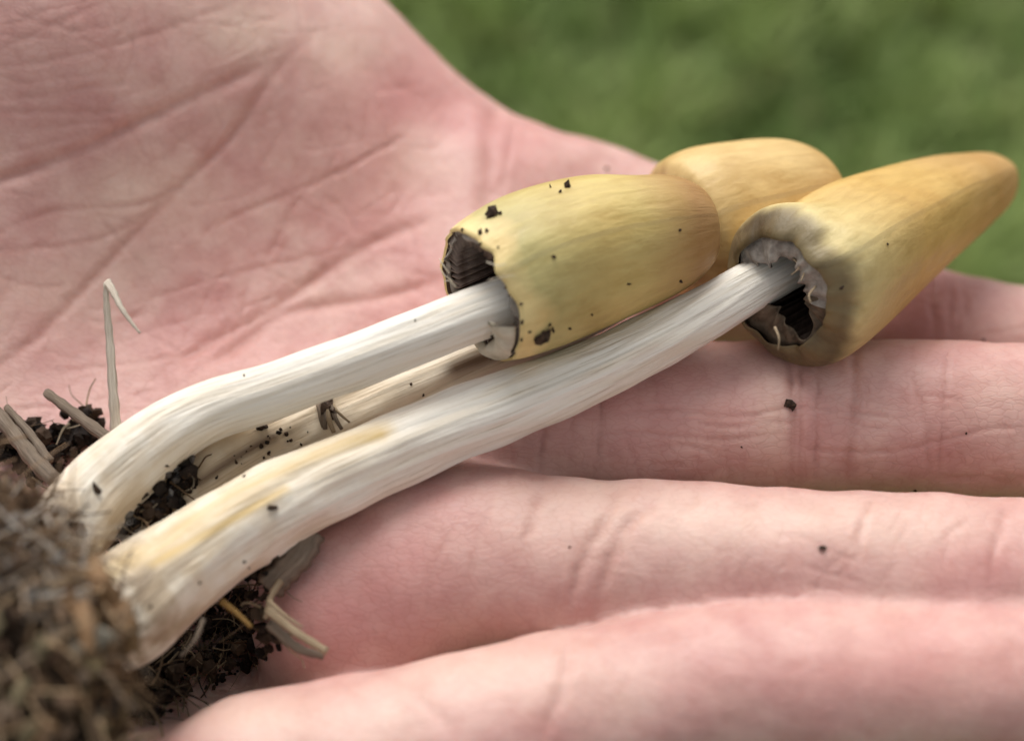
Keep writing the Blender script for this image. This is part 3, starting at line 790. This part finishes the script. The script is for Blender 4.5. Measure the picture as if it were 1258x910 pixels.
# ---- front mushroom (long pale stem, pointed ochre cap)
mA = empty('mushroom', P(130, 760, 10), 'front mushroom with the longest thick white stem and a pointed ochre cap', 'mushroom', 'mushrooms lying in the hand'); mA['_w'] = tuple(mA.location)
stA, cA = stem('stem', [(95,772,10,5.46),(150,748,10.5,5.56),(230,690,10.5,4.84),(320,632,11,4.46),(420,582,12,4.04),(540,530,13,3.75),(640,492,14,3.70),(750,445,15,3.32),(850,394,16.5,3.04),(940,343,18,2.80),(1010,305,17.5,2.56)], M['stem'], mA,
             seed=11, amp=0.055, foot_len=46, stain=[([(130,705),(215,655),(290,610),(340,582),(390,556),(430,541),(470,530)], 12), ([(190,690),(280,640),(350,600)], 7)])
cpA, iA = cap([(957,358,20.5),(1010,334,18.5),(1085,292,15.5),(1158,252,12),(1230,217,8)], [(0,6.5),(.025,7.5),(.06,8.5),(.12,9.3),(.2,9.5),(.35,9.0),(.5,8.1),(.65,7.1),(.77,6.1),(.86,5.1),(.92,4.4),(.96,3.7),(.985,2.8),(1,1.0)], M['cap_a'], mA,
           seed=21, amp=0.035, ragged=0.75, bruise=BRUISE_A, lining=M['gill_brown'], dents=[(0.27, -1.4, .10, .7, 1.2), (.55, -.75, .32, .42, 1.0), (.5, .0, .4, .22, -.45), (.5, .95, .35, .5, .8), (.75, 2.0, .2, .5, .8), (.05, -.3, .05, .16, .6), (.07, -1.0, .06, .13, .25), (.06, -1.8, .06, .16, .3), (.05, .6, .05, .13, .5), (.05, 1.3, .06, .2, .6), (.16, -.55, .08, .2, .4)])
veil(iA, cpA, 1, 0.50, 5, M['veil'], droop=1.0, a0=-2.3, a1=0.75, jagged=.11, kmax=16, out=0.3, n=200, layers=10)
veil(iA, cpA, 2, 0.52, 8, M['veil_dark'], name='veil_remnant', droop=0.9, a0=0.55, a1=4.1, jagged=.09, kmax=12, out=0.3, n=200, layers=10)
gills(iA, cpA, 44, 5, 40, 0.5, M['gill_brown'])
for k, (pts, r) in enumerate([([(975,318,24),(982,328,24.5),(972,338,24)], .13), ([(952,402,22),(957,415,22),(956,430,21)], .16), ([(990,330,24),(984,345,25)], .12), ([(1002,352,24),(994,362,25),(996,372,25)], .14)]):
    V, F, uv = tube([P(*p) for p in pts], r, 6, 10, (1, .5)); mesh_obj('veil_thread', V, F, M['straw_tan'], cpA, uv=uv)
# ---- middle mushroom (blunt straw cap split at its margin)
mB = empty('mushroom', P(90, 650, 8), 'mushroom with blunt smooth straw yellow cap, open gilled margin and bent white stem', 'mushroom', 'mushrooms lying in the hand'); mB['_w'] = tuple(mB.location)
stB, cB = stem('stem', [(60,680,10,3.82),(90,643,11,4.20),(135,590,12,4.11),(190,543,13.5,3.64),(250,508,15,3.19),(330,482,17,2.91),(430,447,19,2.87),(520,412,21,2.82),(600,381,22.8,2.82),(680,352,22.5,2.64)], M['stem'], mB, seed=17, amp=0.05, foot_len=26)
cpB, iB = cap([(590,364,23.6),(660,332,23.4),(735,306,23),(805,289,22.7),(876,274,22.4)], [(0,7.5),(.06,7.95),(.2,8.5),(.35,8.5),(.55,8.0),(.72,7.2),(.84,6.3),(.92,5.2),(.97,3.7),(1,0.4)], M['cap_b'], mB,
           seed=33, amp=0.018, ragged=0.5, lining=M['gill_brown'], dents=[(0.0, 0.9, .10, .5, -.3), (.5, .55, .4, .35, .45), (.3, -.6, .2, .3, .3), (.68, -1.5, .12, .5, .45), (.0, .25, .07, .3, .5), (.12, .1, .05, .25, .25), (.85, .3, .1, .4, .3)])
gills(iB, cpB, 60, 1, 45, 0.60, M['gill_pale'], 0.08)
veil(iB, cpB, 1, 0.93, 9, M['veil'], name='veil_rim', droop=0.3, jagged=.035, kmax=30)
veil(iB, cpB, 1, 0.62, 14, M['veil_pale'], name='veil_flap', a0=0.75, a1=2.35, out=-1.2, n=50, droop=2.0, jagged=.05, kmax=12)
for pts, r in [([(552,335,25),(544,325,26),(540,318,26)], .12), ([(556,345,25),(546,338,26),(541,330,26)], .10), ([(560,352,25),(552,345,26),(545,346,26)], .10), ([(640,250,26),(632,250,27),(625,257,27)], .10), ([(572,283,26),(560,288,26),(552,300,26)], .16), ([(600,345,31),(618,340,32),(634,338,32)], .07), ([(598,322,31),(612,326,32),(622,324,32)], .07)]:
    V, F, uv = tube([P(*p) for p in pts], r, 6, 10, (1, .5)); mesh_obj('frayed_thread', V, F, M['veil_pale'], cpB, uv=uv)
# ---- back mushroom (mostly hidden)
mC = empty('mushroom', P(230, 620, 3), 'mushroom at the back with honey coloured cap, its buff stem lying under the other two', 'mushroom', 'mushrooms lying in the hand'); mC['_w'] = tuple(mC.location)
stC, cC = stem('stem', [(150,668,4,4.2),(225,618,5,5.0),(330,553,6.2,5.4),(450,497,7.6,5.2),(560,450,8.8,4.2),(690,392,10.5,3.4),(840,315,13,3.2)], M['stem_back'], mC, seed=29, amp=0.05, foot_len=40, stain=[([(245,592),(290,562),(335,538)], 7), ([(560,452),(600,436),(640,420)], 14)])
cpC, iC = cap([(826,300,13),(880,280,13),(945,262,12.5),(1024,240,12)], [(0,4.6),(.03,7.0),(.09,9.2),(.16,9.9),(.3,10.2),(.5,9.8),(.7,9.2),(.85,7.8),(.95,5.2),(1,.3)], M['cap_c'], mC, seed=41, amp=0.03)

# ================================================================== earth, straw and crumbs
def merge_bvh(objs):
    vs, fs = [], []
    for o in objs:
        w = Vector(o['_w']); off = len(vs)
        vs += [v.co + w for v in o.data.vertices]
        fs += [[i + off for i in p.vertices] for p in o.data.polygons]
    return BVHTree.FromPolygons(vs, fs)
BV_HAND = merge_bvh([hand])
BV_GAP = merge_bvh([hand, stC])
BV_ALL = merge_bvh([hand, stA, stB, stC, cpA, cpB, cpC])
CAMP = Vector(W(np.array([0, 0, HC])))
def hit(u, v, bv=None):
    d = Vector(ray(u, v)); d.normalize()
    loc, nrm, _, _ = (bv or BV_ALL).ray_cast(CAMP, d)
    if loc is None: return None
    if nrm.dot(d) > 0: nrm = -nrm
    p = np.array(loc); p[2] -= Z0
    return p / MM, np.array(nrm)

ico = bmesh.new(); bmesh.ops.create_icosphere(ico, subdivisions=1, radius=1.0)
IV = np.array([v.co[:] for v in ico.verts]); IF = [[v.index for v in f.verts] for f in ico.faces]; ico.free()
ico = bmesh.new(); bmesh.ops.create_icosphere(ico, subdivisions=2, radius=1.0)
IV2 = np.array([v.co[:] for v in ico.verts]); IF2 = [[v.index for v in f.verts] for f in ico.faces]; ico.free()
def rot_rand():
    q = rng.normal(size=4); q /= np.linalg.norm(q); w, x, y, z = q
    return np.array([[1-2*(y*y+z*z), 2*(x*y-z*w), 2*(x*z+y*w)], [2*(x*y+z*w), 1-2*(x*x+z*z), 2*(y*z-x*w)], [2*(x*z-y*w), 2*(y*z+x*w), 1-2*(x*x+y*y)]])
def lump(c, r, el=0.5, hi=False):
    v = (IV2 if hi else IV)
    f = 1 + (0.30 if hi else 0.26) * rng.normal(size=len(v)).clip(-1.6, 1.6)
    sc_ = np.array([1 + el * rng.random(), 1, 1 - 0.5 * el * rng.random()])
    return (v * f[:, None] * sc_) @ rot_rand().T * r + c
class Heap:
    """collects loose bits of one heap into one mesh with a colour for each bit"""
    def __init__(s): s.V = []; s.F = []; s.C = []; s.UV = []; s.n = 0
    def add(s, V, F, col, uv=None):
        s.F += [[i + s.n for i in f] for f in F]; s.V.append(V); s.n += len(V)
        s.C.append(np.tile(np.r_[col, 1.0], (len(V), 1))); s.UV.append(uv if uv is not None else np.zeros((len(V), 2)))
    def lump(s, c, r, col, hi=False): s.add(lump(c, r, hi=hi), IF2 if hi else IF, col)
    def fibre(s, pts, r, col, taper=(1, .5), ns=5, n=None):
        V, F, uv = tube(pts, r, ns, n, taper); s.add(V, F, col, uv)
    def build(s, name, parent=None, kind=None, mat=None):
        o = mesh_obj(name, np.vstack(s.V), s.F, mat or M['soil'], parent, uv=np.vstack(s.UV), attrs={'tint': np.vstack(s.C)}, smooth=False)
        if kind: o['kind'] = kind
        return o
DARK = [(0.014, 0.009, 0.006), (0.028, 0.017, 0.011), (0.05, 0.030, 0.018), (0.02, 0.013, 0.010)]
TAN = [(0.22, 0.15, 0.085), (0.30, 0.22, 0.13), (0.16, 0.10, 0.055), (0.36, 0.29, 0.20)]
GREY = [(0.30, 0.27, 0.23), (0.42, 0.39, 0.35), (0.22, 0.19, 0.16), (0.52, 0.50, 0.47)]
def pick(a): return np.array(a[rng.integers(len(a))])
def inpoly(poly):
    p = np.array(poly, float)
    while True:
        q = p.min(0) + rng.random(2) * (p.max(0) - p.min(0))
        if poly_sdf(p, np.array([q[0]]), np.array([q[1]]))[0] < 0: return q
def wiggle(p, length, bend=0.6, n=5, flat=0.5, d0=None):
    d = rng.normal(size=3) if d0 is None else np.array(d0, float)
    d[2] *= flat; d /= np.linalg.norm(d); pts = [np.array(p, float)]
    for _ in range(n - 1):
        d = d + rng.normal(size=3) * bend * np.array([1, 1, 0.6]); d /= np.linalg.norm(d)
        pts.append(pts[-1] + d * length / (n - 1))
    return np.array(pts)

def soil_heap(name, label, poly, n_lump, n_fib, rmin, rmax, pile, pal=DARK, fib_pal=TAN, fib_len=(3, 9), bv=None):
    H_ = Heap()
    for _ in range(n_lump):
        u, v = inpoly(poly); q = hit(u, v, bv or BV_HAND)
        if q is None: continue
        r = rmin + (rmax - rmin) * rng.random() ** 2.2
        H_.lump(q[0] + np.array([0, 0, 1]) * (r * 0.5 + pile * rng.random() ** 1.6), r, pick(pal) * rng.uniform(.7, 1.3), hi=r > 0.9)
    soil = H_
    o = soil.build(name, kind='stuff'); tag(o, label, 'soil')
    F_ = Heap()
    for _ in range(n_fib):
        u, v = inpoly(poly); q = hit(u, v, bv or BV_HAND)
        if q is None: continue
        F_.fibre(wiggle(q[0] + np.array([0, 0, pile * rng.random() + .4]), rng.uniform(*fib_len), 0.28), rng.uniform(.04, .17), pick(fib_pal) * rng.uniform(.6, 1.2))
    if F_.n: F_.build('root_fibres', o, kind='stuff')
    return o

soil_heap('soil_heap', 'dark crumbly soil with root fibres under the front stem', [(130,880),(150,815),(250,748),(320,702),(345,712),(322,750),(345,800),(310,824),(262,850),(190,890)], 620, 260, .14, .9, 4.5, pal=DARK + [(0.075, 0.05, 0.03)], fib_pal=[(0.10, 0.065, 0.035), (0.20, 0.14, 0.08), (0.05, 0.032, 0.02), (0.30, 0.23, 0.14)], fib_len=(2, 7))
soil_heap('soil_heap', 'dark soil crumbs wedged between the two white stems', [(118,692),(150,655),(172,622),(212,575),(242,572),(240,598),(222,626),(190,650),(150,678)], 300, 40, .14, .75, 2.2, bv=BV_GAP, pal=DARK + [(0.10, 0.09, 0.085), (0.2, 0.19, 0.18)], fib_len=(2, 5))
soil_heap('soil_heap', 'dark soil crumbs on the palm behind the bent stem', [(0,520),(60,540),(90,515),(128,525),(120,545),(75,585),(45,600),(30,580),(0,575)], 210, 26, .18, 1.0, 2.5, fib_len=(2, 6))
soil_heap('soil_trail', 'thin trail of black soil specks along the buff stem', [(240,592),(275,560),(320,535),(390,515),(395,525),(330,560),(280,580),(245,605)], 18, 0, .08, .30, 0.05, bv=BV_ALL)

# ---- the earthy root ball holding the stem bases
rb = empty('root_ball', P(40, 800, 4), 'fuzzy brown root ball of soil and pale mould at the stem bases', 'root ball'); rb['_w'] = tuple(rb.location)
core = Heap()
RBN = [(-40,665,20,7),(0,672,22,5.4),(18,725,23,7),(58,742,23,4.3),(40,800,22,8),(84,800,22,4.6),(20,880,20,8.5),(88,872,18,5.6),(-50,780,18,10.5),(100,772,20,3.2)]
for u, v, h, r in RBN:
    core.add(lump(P(u, v, h), r * 0.72, 0.2, True), IF2, (0.05, 0.032, 0.02))
core.build('soil_core', rb)
bits = Heap(); hairs = Heap()
def pal_at(u, v):
    if 10 < u < 80 and 700 < v < 750: return [(0.42, 0.37, 0.32), (0.55, 0.51, 0.47), (0.62, 0.60, 0.58), (0.25, 0.18, 0.12), (0.16, 0.10, 0.065)]
    if v < 690: return [(0.17, 0.115, 0.075), (0.24, 0.17, 0.115), (0.09, 0.055, 0.033)]
    if u > 80 and v < 810: return [(0.40, 0.27, 0.16), (0.28, 0.175, 0.10), (0.46, 0.37, 0.27), (0.22, 0.13, 0.07)]
    return [(0.13, 0.08, 0.045), (0.22, 0.145, 0.085), (0.36, 0.27, 0.18), (0.06, 0.036, 0.022), (0.17, 0.12, 0.085), (0.30, 0.24, 0.19)]
for u, v, h, r in RBN:
    c = P(u, v, h)
    for _ in range(230):
        d = rng.normal(size=3); d /= np.linalg.norm(d); d[1] = -abs(d[1]) if rng.random() < .6 else d[1]
        p = c + d * r * rng.uniform(.72, .95)
        bits.lump(p, .16 + 1.0 * rng.random() ** 2.2, np.minimum(pick(pal_at(u, v)), .30) * np.array([1.0, .9, .8]) * rng.uniform(.6, 1.15))
    for _ in range(170 if u < 50 else 60):
        d = rng.normal(size=3); d /= np.linalg.norm(d)
        w_ = np.cross(d, rng.normal(size=3)); w_ /= np.linalg.norm(w_) + 1e-6
        hairs.fibre(wiggle(c + d * r * rng.uniform(.75, 1.0), rng.uniform(3, 9 if u < 50 else 4), .2, 5, 1.0, w_ + d * rng.uniform(0, .5)), rng.uniform(.05, .24), pick(pal_at(u, v)) * np.array([1.0, .92, .82]) * rng.uniform(.9, 1.5), n=12)
bits.build('soil_crumbs', rb, 'stuff'); hairs.build('root_hairs', rb, 'stuff')

def blade(name, pts, wid, mat, label=None, cat=None, group=None, parent=None, thick=0.28, taper=(1, .6), n=None, cup=0.25):
    """a flattened strip of straw: rectangular-ish section with a cupped face"""
    c = catmull(np.array([P(*p) for p in pts]), n or max(6, len(pts) * 5)) if len(pts) > 2 else np.array([P(*pts[0]) + (P(*pts[1]) - P(*pts[0])) * t for t in np.linspace(0, 1, n or 8)])
    t, nn, bb = frames(c); w = wid * np.linspace(taper[0], taper[1], len(c)); N = len(c)
    ring = [(-1, 0.1), (-.5, -cup), (0, -cup * 1.4), (.5, -cup), (1, .1), (.5, .9 - cup), (0, 1 - cup * 1.4), (-.5, .9 - cup)]
    w = w * (1 + 0.10 * np.sin(np.arange(N) * 1.9))
    V = np.concatenate([c + nn * (w * a)[:, None] + bb * (thick * b * np.minimum(1, w / wid))[:, None] for a, b in ring]).reshape(8, N, 3).transpose(1, 0, 2).reshape(-1, 3)
    F = [[i * 8 + j, i * 8 + (j + 1) % 8, (i + 1) * 8 + (j + 1) % 8, (i + 1) * 8 + j] for i in range(N - 1) for j in range(8)] + [list(range(8))[::-1], [(N - 1) * 8 + j for j in range(8)]]
    L = np.repeat(np.linspace(0, np.linalg.norm(c[-1] - c[0]), N), 8)
    o = mesh_obj(name, V, F, mat, parent, uv=np.stack([L, np.tile(np.arange(8) / 8, N)], 1))
    if label: tag(o, label, cat, group)
    return o
# brown bud scales and a curled rootlet on the root ball
blade('scale', [(108,690,25),(122,715,25),(138,745,23)], 1.5, M['scale'], parent=rb, taper=(.7, .8))
blade('scale', [(140,745,23),(152,768,22.5),(160,800,20)], 1.7, M['scale'], parent=rb, taper=(.9, .6))
blade('scale', [(96,740,27),(104,768,27),(108,800,26)], 1.3, M['scale'], parent=rb, taper=(.8, .5))
cr = Heap(); cr.fibre(np.array([P(u, v, h) for u, v, h in [(85,885,15),(125,890,15),(145,870,15),(147,845,16),(135,828,17),(110,850,17)]]), .28, (.34, .25, .17), (1, .8), 7, 30); cr.build('curled_rootlet', rb)
cr = Heap(); cr.fibre(np.array([P(u, v, h) for u, v, h in [(72,660,22),(92,668,22.5),(105,690,22)]]), .3, (.08, .06, .04), (1, .6), 7, 14); cr.build('curled_rootlet', rb)
for pts, w, mt in [([(-20,830,20),(5,850,20),(30,880,18)], 1.1, 'straw_tan'), ([(60,905,16),(75,900,16),(90,925,14)], 1.0, 'straw_tan'), ([(100,880,15),(118,915,13)], .9, 'straw_white'), ([(-10,700,22),(25,735,22)], .8, 'straw_grey'), ([(5,590,20),(22,640,21),(45,670,21)], .7, 'straw_grey')]:
    blade('straw_end', pts, w, M[mt], parent=rb)

# ---- loose straws
blade('dry_grass_blade', [(143,532,13),(139,480,16),(135,420,19),(131,375,21.5),(130,349,23)], .62, M['straw_white'], 'bleached blade of dry grass standing upright with a snapped, drooping tip', 'straw', taper=(1, .42))
tipb = bpy.data.objects[-1] if False else None
blade('broken_tip', [(131,346,23),(139,358,23.2),(148,376,23),(160,394,22.5),(172,409,22)], .45, M['straw_white'], parent=[o for o in COL.objects if o.name == 'dry_grass_blade'][0], taper=(1.1, .25))
blade('dry_stalk', [(57,482,9),(92,508,10),(135,540,10.5)], .65, M['straw_grey'], 'short grey stalk poking out behind the bent white stem', 'straw', thick=.7, taper=(.8, 1.1))
blade('dry_stalk', [(-20,490,9),(15,530,9.5),(45,568,10),(85,605,10)], .95, M['straw_grey'], 'thick curved grey brown stalk over soil behind the root ball', 'straw', thick=1.1, taper=(.9, 1))
blade('dry_stalk', [(8,500,9),(35,530,10),(62,568,10)], .55, M['straw_grey'], 'thin dark stalk lying along a thicker curved one', 'straw', thick=.6, taper=(.7, 1))
blade('straw_piece', [(328,748,7),(362,775,7),(402,800,6.5)], .5, M['straw_tan'], 'broad split tan straw sticking out below the front stem', 'straw', taper=(1, .8))
blade('straw_piece', [(330,765,5.5),(365,795,5.5),(398,806,5)], .6, M['straw_grey'], 'dull brown straw just under the broad tan one', 'straw')
blade('straw_piece', [(331,738,9),(350,755,9),(372,770,8.5)], .2, M['straw_tan'], 'thin pale straw sliver above the broad tan one', 'straw')
blade('straw_piece', [(272,738,9),(290,752,9),(309,770,8.5)], .36, M['straw_gold'], 'short golden straw stub under the front stem', 'straw')
blade('straw_piece', [(250,760,10),(240,785,10),(222,806,9)], .26, M['straw_grey'], 'thin grey curved straw hanging down from the front stem', 'straw')
blade('leaf_scrap', [(384,654,9),(370,680,8.5),(345,705,7),(330,722,6)], 1.5, M['straw_grey'], 'brown shrivelled leaf scrap stuck to the underside of the front stem', 'leaf scrap', thick=.9, taper=(.9, 1.1))
blade('straw_piece', [(345,712,7),(332,735,7),(326,760,6)], .4, M['straw_tan'], 'bent tan fibre under the shrivelled leaf scrap', 'straw')
# curled dry scrap on the buff stem
q = hit(402, 513)[0]
sc_ = empty('grass_scrap', q, 'curled dark scrap of dead grass resting on the buff stem', 'grass scrap'); sc_['_w'] = tuple(sc_.location)
for dx, l_, bend, r, mt in [(-7, 26, .5, .5, 'straw_grey'), (1, 36, .9, .42, 'straw_tan'), (8, 30, 1.1, .34, 'straw_grey'), (-2, 30, .2, .45, 'straw_grey'), (13, 16, 1.4, .22, 'straw_tan')]:
    pts = [q + np.array([dx * .07 - .3, 1.1, .9]), q + np.array([dx * .08, 0.1, 1.25]), q + np.array([dx * .085 + bend * .45, -l_ * .04, 1.1]), q + np.array([dx * .09 + bend, -l_ * .07, .55])]
    V, F, uv = tube(pts, r, 6, 12, (1, .6)); mesh_obj('strand', V, F, M[mt], sc_, uv=uv)
mesh_obj('soil_head', lump(q + np.array([-0.1, 0.9, 1.0]), .95, .7, True), IF2, M['crumb'], sc_, smooth=False)
mesh_obj('soil_head', lump(q + np.array([.6, -.2, 0.9]), .6, .7, True), IF2, M['crumb'], sc_, smooth=False)

# ---- single crumbs and specks
CRM = []
for k in range(5):
    V = lump(np.zeros(3), 1.0, .5, k < 2); me = bpy.data.meshes.new('soil_crumb'); me.from_pydata((V * MM).tolist(), [], IF2 if k < 2 else IF); me.materials.append(M['crumb']); CRM.append(me)
def crumb(u, v, rpx, label, group=None, name='soil_crumb'):
    q = hit(u, v)
    if q is None: return
    dep = project(q[0][None])[2][0]; r = rpx * dep / FPX
    o = bpy.data.objects.new(name, CRM[0 if rpx > 6 else rng.integers(2, 5)]); COL.objects.link(o)
    o.location = W(q[0] + q[1] * r * 0.35); o.scale = (r, r, r * rng.uniform(.6, .9)); o.rotation_euler = rng.uniform(0, 6, 3)
    tag(o, label, 'soil crumb', group)
crumb(320, 524, 8, 'round black soil crumb beside the buff stem'); crumb(970, 497, 6.5, 'single dark crumb on the middle finger near its joint creases')
crumb(98, 651, 9, 'square dark chip on the thick foot of the bent stem'); crumb(118, 600, 6, 'brown chip higher up the foot of the bent stem')
crumb(336, 623, 5.5, 'grey chip on the front stem below its yellow streak'); crumb(667, 411, 8.5, 'largest dark speck on the straw cap, low by its margin'); crumb(605, 264, 7, 'dark crumb perched on the top edge of the straw cap margin')
crumb(697, 229, 5.5, 'dark speck high on the straw cap back'); crumb(1010, 673, 5, 'faint speck on the ring finger'); crumb(602, 421, 7, 'dark crumb inside the lower margin flap of the straw cap')
for u, v, r in [(598,284,3.5),(590,286,4),(614,262,3),(688,236,2.6),(676,230,2.4),(745,208,2.6),(640,373,2.8),(641,396,2.6),(640,417,2.6),(679,404,3),(675,399,2.2),(700,403,2.6),(727,386,2.4),(605,412,3),(604,438,3),(625,427,2.6),(835,283,2.4),(836,345,2.6),(772,349,2.2),(680,316,3),(568,283,2.6),(650,408,2),(590,300,2.5),(612,304,2)]:
    crumb(u, v, r, 'tiny dark soil speck on the straw yellow cap', 'specks on the straw cap', 'soil_speck')
for u, v, r in [(352,533,3.5),(357,541,3),(330,556,3),(324,562,2.4),(520,485,2.2),(505,472,2),(370,546,2.0),(290,568,2.4),(300,585,2)]:
    crumb(u, v, r, 'tiny dark soil speck on the buff stem', 'specks on the buff stem', 'soil_speck')
for u, v, r in [(300,690,2.2),(245,715,2.2),(185,745,2.2),(152,792,3.6),(305,697,1.8)]:
    crumb(u, v, r, 'tiny dark soil speck on the front stem', 'specks on the front stem', 'soil_speck')
for u, v, r in [(300,462,2.4),(205,572,2.0),(510,393,1.8)]:
    crumb(u, v, r, 'tiny dark soil speck on the bent white stem', 'specks on the bent stem', 'soil_speck')
for u, v, r in [(911,549,1.8),(1124,602,2.4),(1187,532,1.6),(700,672,1.8),(1208,418,2.4)]:
    crumb(u, v, r, 'tiny dark speck stuck to the fingers', 'specks on the fingers', 'soil_speck')
for u, v, r in [(1004,371,3.2),(1034,353,3),(1090,300,2)]:
    crumb(u, v, r, 'tiny dark speck on the pointed ochre cap', 'specks on the ochre cap', 'soil_speck')
for o in list(COL.objects):
    if '_w' in o: del o['_w']
